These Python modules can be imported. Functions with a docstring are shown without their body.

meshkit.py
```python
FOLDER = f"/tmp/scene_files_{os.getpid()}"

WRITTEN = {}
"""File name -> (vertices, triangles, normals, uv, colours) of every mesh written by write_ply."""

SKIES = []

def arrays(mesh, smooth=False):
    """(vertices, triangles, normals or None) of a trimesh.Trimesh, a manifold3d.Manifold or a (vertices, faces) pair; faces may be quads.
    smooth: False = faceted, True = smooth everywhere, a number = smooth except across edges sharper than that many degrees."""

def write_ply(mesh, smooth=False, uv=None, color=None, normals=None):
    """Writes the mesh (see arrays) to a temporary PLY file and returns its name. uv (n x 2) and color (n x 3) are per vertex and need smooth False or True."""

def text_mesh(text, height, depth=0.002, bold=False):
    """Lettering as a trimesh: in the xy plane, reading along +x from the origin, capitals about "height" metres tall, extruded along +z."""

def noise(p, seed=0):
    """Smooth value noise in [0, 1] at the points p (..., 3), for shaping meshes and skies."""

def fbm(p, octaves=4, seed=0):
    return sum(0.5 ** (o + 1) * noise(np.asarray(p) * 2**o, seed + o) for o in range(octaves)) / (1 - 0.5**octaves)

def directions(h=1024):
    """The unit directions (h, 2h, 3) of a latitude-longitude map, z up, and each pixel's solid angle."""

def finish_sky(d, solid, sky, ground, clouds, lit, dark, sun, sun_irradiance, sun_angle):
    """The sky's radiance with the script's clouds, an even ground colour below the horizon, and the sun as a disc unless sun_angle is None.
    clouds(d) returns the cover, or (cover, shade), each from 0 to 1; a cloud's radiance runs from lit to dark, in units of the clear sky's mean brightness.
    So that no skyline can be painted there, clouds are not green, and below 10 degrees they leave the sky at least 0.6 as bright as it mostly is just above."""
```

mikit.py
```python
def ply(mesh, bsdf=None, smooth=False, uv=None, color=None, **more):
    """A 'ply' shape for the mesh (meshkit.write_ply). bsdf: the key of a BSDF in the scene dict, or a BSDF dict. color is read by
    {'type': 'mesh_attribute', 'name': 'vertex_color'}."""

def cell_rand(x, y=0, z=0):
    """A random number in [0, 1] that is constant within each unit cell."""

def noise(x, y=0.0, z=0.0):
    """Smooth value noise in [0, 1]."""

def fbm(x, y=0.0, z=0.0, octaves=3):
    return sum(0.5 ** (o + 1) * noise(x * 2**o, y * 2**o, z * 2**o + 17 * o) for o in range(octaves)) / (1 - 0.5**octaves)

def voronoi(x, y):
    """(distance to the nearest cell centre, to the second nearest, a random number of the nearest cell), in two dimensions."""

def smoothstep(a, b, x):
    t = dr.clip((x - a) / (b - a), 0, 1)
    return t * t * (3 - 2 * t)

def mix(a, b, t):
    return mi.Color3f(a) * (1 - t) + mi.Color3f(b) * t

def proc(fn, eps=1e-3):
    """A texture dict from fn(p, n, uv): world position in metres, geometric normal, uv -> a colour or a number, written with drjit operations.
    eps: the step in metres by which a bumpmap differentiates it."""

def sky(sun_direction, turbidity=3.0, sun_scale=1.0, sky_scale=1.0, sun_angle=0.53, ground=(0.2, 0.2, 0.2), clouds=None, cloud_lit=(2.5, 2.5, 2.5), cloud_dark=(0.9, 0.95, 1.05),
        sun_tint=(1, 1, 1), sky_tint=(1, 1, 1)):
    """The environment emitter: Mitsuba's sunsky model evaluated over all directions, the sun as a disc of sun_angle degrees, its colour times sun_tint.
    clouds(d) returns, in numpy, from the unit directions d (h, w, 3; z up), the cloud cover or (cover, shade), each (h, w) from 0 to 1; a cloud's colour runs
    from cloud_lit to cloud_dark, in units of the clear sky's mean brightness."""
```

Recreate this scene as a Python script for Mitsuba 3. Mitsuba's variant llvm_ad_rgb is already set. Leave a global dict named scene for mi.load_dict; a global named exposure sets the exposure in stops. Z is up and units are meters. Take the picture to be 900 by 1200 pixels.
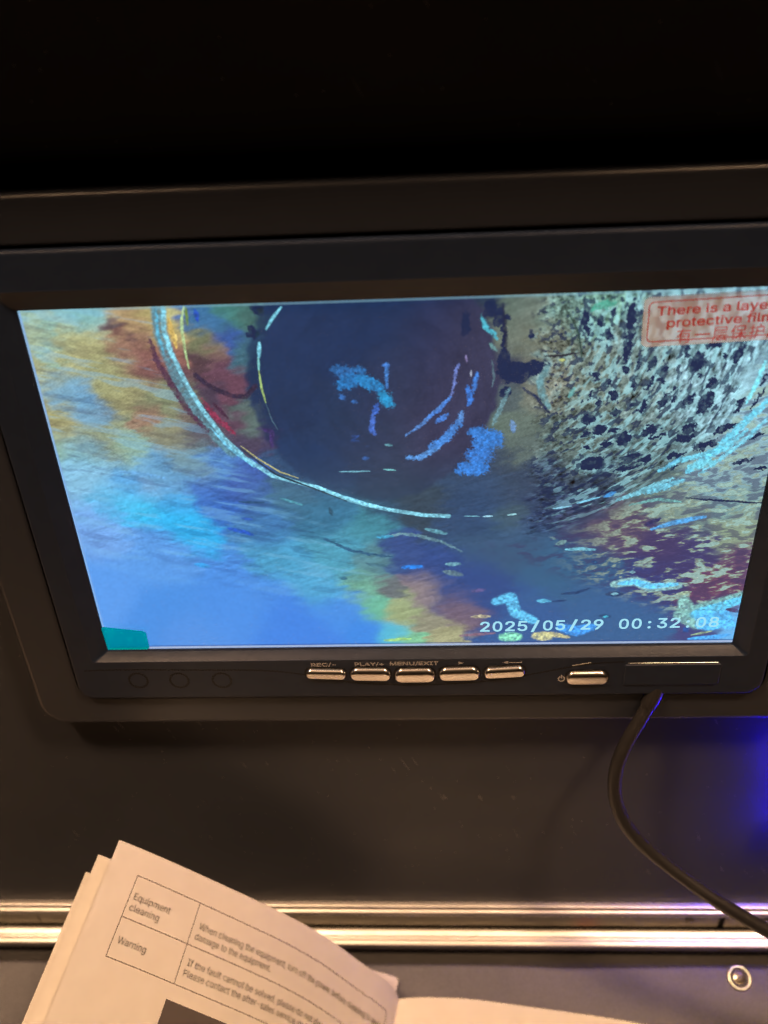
import math, json
import numpy as np
import trimesh
import drjit as dr
import mitsuba as mi
import mikit, meshkit
from shapely.geometry import Polygon, LineString
from shapely import affinity
from scipy.interpolate import CubicSpline

MM = 0.001
T = mi.ScalarTransform4f
V3 = lambda *a: np.array(a, float)

# ---------------------------------------------------------------- camera, light, exposure
exposure = 0.0
CAM = V3(4.203, -49.339, 302.792)
FWD = V3(-0.05219, 0.57656, -0.81538)
UP = V3(0.01943, 0.81693, 0.57641)
scene = {
    'camera': {'type': 'thinlens', 'fov': 2 * math.degrees(math.atan(0.45)), 'fov_axis': 'x',
               'aperture_radius': 0.0015, 'focus_distance': 0.196, 'near_clip': 0.01, 'far_clip': 20.0,
               'to_world': T().look_at(origin=(CAM * MM).tolist(), target=((CAM + FWD * 100) * MM).tolist(), up=UP.tolist())},
}
labels = {}
LAMPS = [  # position mm, radius mm, radiance
    ('ceiling_lamp', (-330, 120, 900), 62, 164.0, 'round warm ceiling lamp over the left side of the open case'),
    ('ceiling_lamp_001', (330, 105, 900), 62, 150.0, 'round warm ceiling lamp over the right side of the open case'),
]
WARM = V3(1.0, 0.60, 0.33)
BLUE = V3(0.006, 0.0, 1.0) * 1500
SCREEN_GAIN = 1.08
SHADE_LEDGE = 22.3

# ---------------------------------------------------------------- frames: world (z up, base lies flat) and the lid (leans back 24 degrees)
LEAN = math.radians(24.0)
L2W = np.array([[1, 0, 0], [0, math.sin(LEAN), -math.cos(LEAN)], [0, math.cos(LEAN), math.sin(LEAN)]])
LO = V3(0, -163.8, -4.0)


def lid(m):
    m = m.copy()
    m.vertices = (np.asarray(m.vertices) - LO) @ L2W.T
    return m


def lidp(p):
    return (np.asarray(p, float) - LO) @ L2W.T


# ---------------------------------------------------------------- materials
def rgb(*c):
    return {'type': 'rgb', 'value': list(map(float, c))}


def two(b):
    return {'type': 'twosided', 'bsdf': b}


noise, fbm, mix, smoothstep = mikit.noise, mikit.fbm, mikit.mix, mikit.smoothstep


def panel_col(p, n, uv):
    q = p * 1000
    c = mix((0.030, 0.0335, 0.043), (0.040, 0.044, 0.055), fbm(q.x * .05, q.y * .05, q.z * .05, 3))
    d = mikit.cell_rand(q.x * 2.4, q.y * 2.4, q.z * 2.4)
    s = fbm(q.x * .9 + q.z * .5, q.z * .16 - q.x * .1, q.y * .16, 2)
    wear = smoothstep(.80, .84, s) * smoothstep(.5, .7, fbm(q.x * .05, 3., q.z * .05, 2))
    return mix(c, (.16, .15, .14), dr.maximum(dr.select(d > .9990, 0.6, 0.0), wear * .5))


def panel_rough(p, n, uv):
    q = p * 1000
    return 0.40 + 0.22 * fbm(q.x * .035, q.y * .11, q.z * .11, 4)


def panel_bump(p, n, uv):
    q = p * 1000
    return 0.000035 * fbm(q.x * 2.2, q.y * 2.2, q.z * 2.2, 2)


def base_col(p, n, uv):
    q = p * 1000
    c = mix((0.105, 0.108, 0.125), (0.135, 0.135, 0.152), fbm(q.x * .12, q.y * .12, 0., 4))
    return c * (0.86 + 0.28 * noise(q.x * 2.6, q.y * 2.6, 3.))


def alu_rough(p, n, uv):
    q = p * 1000
    return 0.36 + 0.14 * fbm(q.x * .05, q.y * 3., q.z * 3., 3)


def alu_col(p, n, uv):
    q = p * 1000
    return mix((.76, .74, .72), (.93, .92, .90), fbm(q.x * .09, q.y * 2.2, q.z * 2.2, 4))


def leaf_col(p, n, uv):
    q = p * 1000
    t = fbm(q.x * .12, q.y * .5, q.z * .4, 4)
    rust = smoothstep(-7., 0., -dr.abs(q.x - 52.)) * .5
    return mix(mix((.24, .225, .18), (.40, .37, .31), t), (.42, .16, .11), rust)


def paper_col(p, n, uv):
    q = p * 1000
    return mix((.79, .755, .70), (.84, .81, .76), fbm(q.x * .25, q.y * .25, q.z * .25, 3))


def bezel_col(p, n, uv):  # navy tint puts the blue screen glow into the plastic colour
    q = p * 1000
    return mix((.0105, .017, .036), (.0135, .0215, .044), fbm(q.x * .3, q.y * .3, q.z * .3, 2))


def wood_col(p, n, uv):
    q = p * 1000
    t = fbm(q.x * .006, q.y * .07, 1., 4)
    return mix((.66, .54, .42), (.78, .67, .55), t)


mat = {
    'panel_plastic': two({'type': 'bumpmap', 'tex': mikit.proc(panel_bump, 1e-4), 'scale': 1.0,
                          'bsdf': {'type': 'principled', 'base_color': mikit.proc(panel_col), 'roughness': mikit.proc(panel_rough), 'specular': 0.35}}),
    'frame_plastic': two({'type': 'principled', 'base_color': rgb(.025, .029, .041), 'roughness': 0.34, 'specular': 0.5}),
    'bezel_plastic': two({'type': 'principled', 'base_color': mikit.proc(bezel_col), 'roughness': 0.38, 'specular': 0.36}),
    'groove_black': two({'type': 'principled', 'base_color': rgb(.006, .006, .008), 'roughness': 0.45, 'specular': 0.35}),
    'base_plastic': two({'type': 'principled', 'base_color': mikit.proc(base_col), 'roughness': 0.55, 'specular': 0.35}),
    'rubber': two({'type': 'principled', 'base_color': rgb(.016, .015, .016), 'roughness': 0.6, 'specular': 0.3}),
    'cable_rubber': two({'type': 'principled', 'base_color': rgb(.022, .021, .022), 'roughness': 0.34, 'specular': 0.5}),
    'aluminium': two({'type': 'principled', 'base_color': mikit.proc(alu_col), 'metallic': 1.0, 'roughness': mikit.proc(alu_rough)}),
    'leaf_metal': two({'type': 'principled', 'base_color': mikit.proc(leaf_col), 'metallic': 0.6, 'roughness': 0.5}),
    'chrome': two({'type': 'roughconductor', 'distribution': 'ggx', 'alpha': 0.07, 'specular_reflectance': rgb(.86, .84, .80), 'material': 'Al'}),
    'brass': two({'type': 'principled', 'base_color': rgb(.78, .68, .50), 'metallic': 1.0, 'roughness': 0.28}),
    'print_grey': two({'type': 'diffuse', 'reflectance': rgb(.42, .40, .40)}),
    'print_ink': two({'type': 'diffuse', 'reflectance': rgb(.06, .052, .05)}),
    'print_line': two({'type': 'diffuse', 'reflectance': rgb(.12, .10, .09)}),
    'print_block': two({'type': 'diffuse', 'reflectance': rgb(.115, .10, .098)}),
    'paper': two({'type': 'diffuse', 'reflectance': mikit.proc(paper_col)}),
    'sticker_film': {'type': 'principledthin', 'base_color': rgb(.88, .83, .88), 'roughness': 0.5, 'diff_trans': 1.1, 'spec_trans': 0.0},
    'sticker_ink': {'type': 'principledthin', 'base_color': rgb(.68, .075, .065), 'roughness': 0.6, 'diff_trans': 0.8, 'spec_trans': 0.0},
    'teal_film': {'type': 'principledthin', 'base_color': rgb(.0, .78, .46), 'roughness': 0.4, 'diff_trans': 1.9, 'spec_trans': 0.0},
    'screen_glass': two({'type': 'principled', 'base_color': rgb(.012, .012, .014), 'roughness': 0.12, 'specular': 0.4}),
    'wood': two({'type': 'principled', 'base_color': mikit.proc(wood_col), 'roughness': 0.5, 'specular': 0.4}),
    'lamp_white': two({'type': 'diffuse', 'reflectance': rgb(.75, .75, .72)}),
}
scene.update(mat)

# ---------------------------------------------------------------- mesh helpers (millimetres)


def add(key, mesh, m, label=None, cat=None, group=None, kind=None, smooth=False, **more):
    mesh = mesh.copy()
    mesh.vertices = np.asarray(mesh.vertices) * MM
    scene[key] = mikit.ply(mesh, m, smooth=smooth, **more)
    d = {k: v for k, v in (('label', label), ('category', cat), ('group', group), ('kind', kind)) if v}
    if d:
        labels[key] = d
    return key


def thing(key, label, cat, group=None):
    labels[key] = {'label': label, 'category': cat, **({'group': group} if group else {})}


def num(base, i):
    return base if i == 0 else f'{base}_{i:03d}'


def rrect(x0, x1, y0, y1, r, n=7):
    pts = []
    for cx, cy, a0 in ((x1 - r, y1 - r, 0), (x0 + r, y1 - r, 90), (x0 + r, y0 + r, 180), (x1 - r, y0 + r, 270)):
        for k in range(n + 1):
            a = math.radians(a0 + 90 * k / n)
            pts.append((cx + r * math.cos(a), cy + r * math.sin(a)))
    return np.array(pts)


def ring(box, r, z, n=7):
    p = rrect(*box, r, n)
    return np.column_stack([p, np.full(len(p), z)])


def inset(box, d):
    return (box[0] + d, box[1] - d, box[2] + d, box[3] - d)


def loft(rings, cap_end=False, cap_start=False, closed=True):
    n = len(rings[0])
    v = np.vstack(rings)
    f = []
    m = n if closed else n - 1
    for k in range(len(rings) - 1):
        for i in range(m):
            a, b = k * n + i, k * n + (i + 1) % n
            f += [(a, b, b + n), (a, b + n, a + n)]
    v = list(map(tuple, v))
    for flag, k in ((cap_start, 0), (cap_end, len(rings) - 1)):
        if flag:
            c = len(v)
            v.append(tuple(np.mean(rings[k], axis=0)))
            for i in range(n):
                a, b = k * n + i, k * n + (i + 1) % n
                f.append((a, b, c) if k else (b, a, c))
    return trimesh.Trimesh(np.array(v), np.array(f), process=False)


def slab(box, r, z0, z1, b, n=5):
    """A rounded-edge plate: outline box with corner radius r, top edge rounded by b."""
    rs = [ring(box, r, z0, n), ring(box, r, z1 - b, n)]
    for a in (30, 60, 90):
        d = b * (1 - math.cos(math.radians(a)))
        rs.append(ring(inset(box, d), max(r - d, .05), z1 - b + b * math.sin(math.radians(a)), n))
    return loft(rs, True, True)


def tube(pts, rad, n=14, caps=True):
    pts = np.asarray(pts, float)
    rad = np.broadcast_to(rad, len(pts))
    t = np.gradient(pts, axis=0)
    t /= np.linalg.norm(t, axis=1, keepdims=True)
    u = np.cross(t[0], [0, 0, 1.0] if abs(t[0][2]) < .9 else [1.0, 0, 0])
    rings = []
    for p, d, r in zip(pts, t, rad):
        u = u - d * (u @ d)
        u /= np.linalg.norm(u)
        w = np.cross(d, u)
        a = np.arange(n) * 2 * math.pi / n
        rings.append(p + r * (np.cos(a)[:, None] * u + np.sin(a)[:, None] * w))
    return loft(rings, caps, caps)


def spline(pts, n):
    pts = np.asarray(pts, float)
    s = np.r_[0, np.cumsum(np.linalg.norm(np.diff(pts, axis=0), axis=1))]
    return CubicSpline(s, pts)(np.linspace(0, s[-1], n))


def lathe(profile, centre=(0, 0, 0), n=40, caps=True):
    a = np.arange(n) * 2 * math.pi / n
    rings = [np.column_stack([r * np.cos(a), r * np.sin(a), np.full(n, z)]) for r, z in profile]
    m = loft(rings, caps and profile[-1][0] > 1e-6, caps and profile[0][0] > 1e-6)
    m.apply_translation(centre)
    return m


def bar(profile, x0, x1):
    """A closed (y, z) profile drawn out along x, ends closed."""
    p = np.asarray(profile, float)
    poly = Polygon(p)
    m = trimesh.creation.extrude_polygon(poly, x1 - x0, engine='earcut')
    v = np.asarray(m.vertices)
    m.vertices = np.column_stack([v[:, 2] + x0, v[:, 0], v[:, 1]])
    m.invert() if m.volume < 0 else None
    return m


def box(x0, x1, y0, y1, z0, z1):
    m = trimesh.creation.box((x1 - x0, y1 - y0, z1 - z0))
    m.apply_translation(((x0 + x1) / 2, (y0 + y1) / 2, (z0 + z1) / 2))
    return m


def rbox(x0, x1, y0, y1, z0, z1, b=1.0):
    """A box whose twelve edges are rounded."""
    m = loft([ring(inset((x0, x1, y0, y1), b * .7), b * .4, z0), ring((x0, x1, y0, y1), b, z0 + b * .7),
              ring((x0, x1, y0, y1), b, z1 - b * .7), ring(inset((x0, x1, y0, y1), b * .7), b * .4, z1)], True, True)
    return m


def text(s, h, w=None, bold=False, depth=.05, x=0, y=0, z=0, centre=False, sx=1.0):
    m = meshkit.text_mesh(s, h, depth, bold)
    lo, hi = m.bounds
    sc = (w / (hi[0] - lo[0])) if w else sx
    m.apply_translation((-lo[0], 0, 0))
    m.vertices = np.asarray(m.vertices) * [sc, 1, 1]
    if centre:
        m.apply_translation((-(hi[0] - lo[0]) * sc / 2, 0, 0))
    m.apply_translation((x, y, z))
    return m


cat = trimesh.util.concatenate

# ---------------------------------------------------------------- setting: the bench under the case
add('table_top', rbox(-900, 900, -1100, 420, -125, -92, 4), 'wood', kind='structure')

# ---------------------------------------------------------------- the case
thing('equipment_case', 'open black equipment case with aluminium edging, its lid holding a lit video monitor', 'case')
XL, XR = -176.0, 176.0
# lid (lid frame): panel in front, walls and shell behind
add('equipment_case__lid_panel', lid(box(XL + 4, XR - 4, -152, 128, -7, -5)), 'panel_plastic', label='flat matt black inner panel of the raised lid')
add('equipment_case__lid_shell', lid(cat([rbox(XL, XR, -160, 134, -46, -40, 2), rbox(XL, XL + 4, -158, 134, -42, -4, 1.5), rbox(XR - 4, XR, -158, 134, -42, -4, 1.5),
                                         rbox(XL + 4.2, XR - 4.2, 130, 134, -42, -4, 1.5), rbox(XL + 4.2, XR - 4.2, -160, -157, -40, -9, 1)])), 'rubber')
add('equipment_case__added_shade_ledge', lid(rbox(XL + 5, XR - 5, 112, 129, -5, SHADE_LEDGE, 1.5)), 'rubber', label='added black ledge, out of view, that shades the upper lid')  # unseen ledge added to keep the lamps off the upper lid
# aluminium edge of the lid: lip, flat, rolled ridge
prof = [(-151.9, -6.6), (-151.9, -3.9), (-152.1, -3.5), (-153.2, -3.45), (-153.6, -3.9), (-153.8, -3.9)]
for k in range(9):
    a = math.radians(180 - 22.5 * k)
    prof.append((-155.05 - 1.15 * math.cos(a), -3.7 + 1.15 * math.sin(a)))
prof = prof[:6] + sorted(prof[6:], key=lambda q: -q[0]) + [(-156.3, -6.6)]
add('equipment_case__lid_edging', lid(bar(prof, XL, XR)), 'aluminium', smooth=35, label='aluminium edging along the foot of the lid')
lids = [bar([(0, 0), (6, 0), (6, 5), (5, 5.6), (1, 5.6), (0, 5)], -152, 134)]
for nm, x in (('lid_side_edging', XL - 2), ('lid_side_edging_001', XR - 4)):
    m = box(x, x + 6, -152, 134, -8, -2.6)
    add(f'equipment_case__{nm}', lid(m), 'aluminium')
# base (world frame)
bp = [(0.1, -9.0), (0.1, -.5), (-.3, -.05), (-.9, .12), (-2.3, .12), (-2.65, -.1), (-2.8, -.7), (-3.1, -.7), (-3.25, -.1), (-3.6, .25), (-4.3, .38), (-5.0, .2), (-5.35, -.25), (-5.45, -.9), (-5.45, -9.0)]
add('equipment_case__base_edging', bar(bp, XL, XR), 'aluminium', smooth=35, label='double ridged aluminium edging along the back of the base')
add('equipment_case__hinge_leaf', bar([(3.4, 6.6), (3.75, 6.3), (1.25, -.9), (.9, -.6)][::-1], -126.5, 93.2), 'leaf_metal', label='dull flat hinge leaf between the two aluminium edges')
add('equipment_case__hinge_leaf_001', bar([(3.4, 6.6), (3.75, 6.3), (1.25, -.9), (.9, -.6)][::-1], 95.2, XR), 'leaf_metal')
add('equipment_case__hinge_leaf_002', bar([(3.4, 6.6), (3.75, 6.3), (1.25, -.9), (.9, -.6)][::-1], XL, -127.0), 'leaf_metal')
add('equipment_case__hinge_backing', bar([(5.2, 9.0), (7.0, 8.0), (4.2, -9), (1.6, -9), (1.9, -.8), (3.9, 6.2)], XL, XR), 'rubber')
for i, (x, t) in enumerate(((-60, .5), (84, .55), (102, .62), (107.5, .62))):
    c = V3(x, .9 + 2.5 * t - .25, -.6 + 7.2 * t)
    m = lathe([(1.35, 0), (1.35, .25), (1.0, .55), (.45, .65)], n=20)
    # faces outwards from the leaf
    nrm = V3(0, -.944, .33)
    R = trimesh.geometry.align_vectors([0, 0, 1], nrm)
    m.apply_transform(R)
    m.apply_translation(c)
    add(f'equipment_case__{num("hinge_rivet", i)}', m, 'leaf_metal' if i < 2 else 'chrome', smooth=35)
add('equipment_case__shade_strip', box(XL + 4, XR - 4, -10.6, -5.4, -11, -7.6), 'rubber', label='black recessed strip standing in for shadow in front of the aluminium edging')  # black strip added as the shade in front of the edging
# base panel, its back edge waved like a shadow outline and rounded over
xs = np.linspace(XL + 4, XR - 4, 160)
back = -10.0 + .28 * np.sin(xs * .045 + 1.0) + .5 * np.exp(-((xs - 88) / 16.) ** 2) - .45 * np.exp(-((xs - 45) / 14.) ** 2)
rows = [(-11.0, .0), (-6.0, .0), (-5.35, -.22), (-5.08, -.6), (-5.0, -1.1), (-5.0, -60), (-5.0, -245)]
rings = [np.column_stack([xs, (back + dy) if dy > -50 else np.full(len(xs), dy), np.full(len(xs), z)]) for z, dy in rows]
add('equipment_case__base_panel', loft(rings, closed=False), 'base_plastic', smooth=35, label='dark grey textured top panel of the case base')
add('equipment_case__base_shell', cat([rbox(XL, XR, -252, 6, -92, -88, 2), rbox(XL, XL + 4, -252, 0, -88, -4, 1.5), rbox(XR - 4, XR, -252, 0, -88, -4, 1.5), rbox(XL + 4.2, XR - 4.2, -252, -248, -88, -4, 1.5),
                                       rbox(XL + 4.2, XR - 4.2, .6, 4, -88, -9.3, 1)]), 'rubber')
for nm, b in (('base_side_edging', (XL - 2, XL + 4, -250, -5.6, -9, .2)), ('base_side_edging_001', (XR - 4, XR + 2, -250, -5.6, -9, .2)), ('base_front_edging', (XL, XR, -256, -250.2, -9, .2))):
    add(f'equipment_case__{nm}', box(*b), 'aluminium')
# screw in its cup washer
sc = (98.4, -12.9, -5.0)
add('equipment_case__screw', cat([lathe([(3.75, 0), (3.75, .25), (3.55, .55), (3.2, .68), (2.85, .6), (2.62, .3)], sc, 48, False)]), 'brass', smooth=40, label='round countersunk cross-head screw in its cup washer')
import manifold3d as m3
head = m3.Manifold.revolve(m3.CrossSection([[(0, 0.0), (1.95, 0.0), (1.95, .2), (1.7, .55), (1.0, .85), (0, .95)]]), 48)
for a in (20, 110):
    head = head - m3.Manifold.cube((2.3, .55, 1.4), True).rotate((0, 0, a)).translate((0, 0, .85))
mm_ = head.to_mesh()
hm = trimesh.Trimesh(mm_.vert_properties[:, :3], mm_.tri_verts, process=False)
hm.apply_translation(sc)
add('equipment_case__screw__head', hm, 'brass', smooth=30)
add('equipment_case__screw__slot', lathe([(1.35, .2), (.05, .2)], sc, 20), 'groove_black')
add('equipment_case__screw__recess', lathe([(2.75, .34), (2.2, .06), (.2, .06)], sc, 32), 'groove_black')

# ---------------------------------------------------------------- the monitor
thing('video_monitor', 'black video monitor showing the inside of a wet pipe, set in the case lid', 'monitor')
F = (-99.2, 99.2, -68.2, 65.8)
rs = [ring(F, 7, -5.02), ring(F, 7, -.3)]
for d, z in ((.12, .2), (.4, .62), (.85, .9), (1.5, 1.0)):
    rs.append(ring(inset(F, d), 7 - d, z))
G = (-87.2, 86.4, -58.9, 56.3)
rs += [ring(inset(G, -.45), 5.2, 1.0), ring(inset(G, -.12), 4.8, .85), ring(G, 4.7, .4), ring(G, 4.7, -2.2)]
add('video_monitor__mounting_frame', lid(loft(rs)), 'frame_plastic', smooth=30, label='flat black surround that holds the monitor in the lid')
Bz = (-86.5, 85.6, -58.15, 55.6)
rs = [ring(Bz, 4.3, -2.2), ring(Bz, 4.3, 1.55)]
for d, z in ((.1, 1.95), (.35, 2.3), (.8, 2.5)):
    rs.append(ring(inset(Bz, d), 4.3 - d, z))
I = (-80.6, 80.2, -45.6, 47.7)
rs += [ring(inset(I, -.5), 1.4, 2.5), ring(inset(I, -.2), 1.2, 2.58), ring(I, 1.0, 2.5), ring((-77.6, 77.6, -44.0, 44.0), .5, .55), ring((-77.05, 77.05, -43.55, 43.55), .35, .3), ring((-77.05, 77.05, -43.55, 43.55), .35, -.4)]
add('video_monitor__bezel', lid(loft(rs)), 'bezel_plastic', smooth=30, label='dark front bezel with a sloping inner edge')

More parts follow.
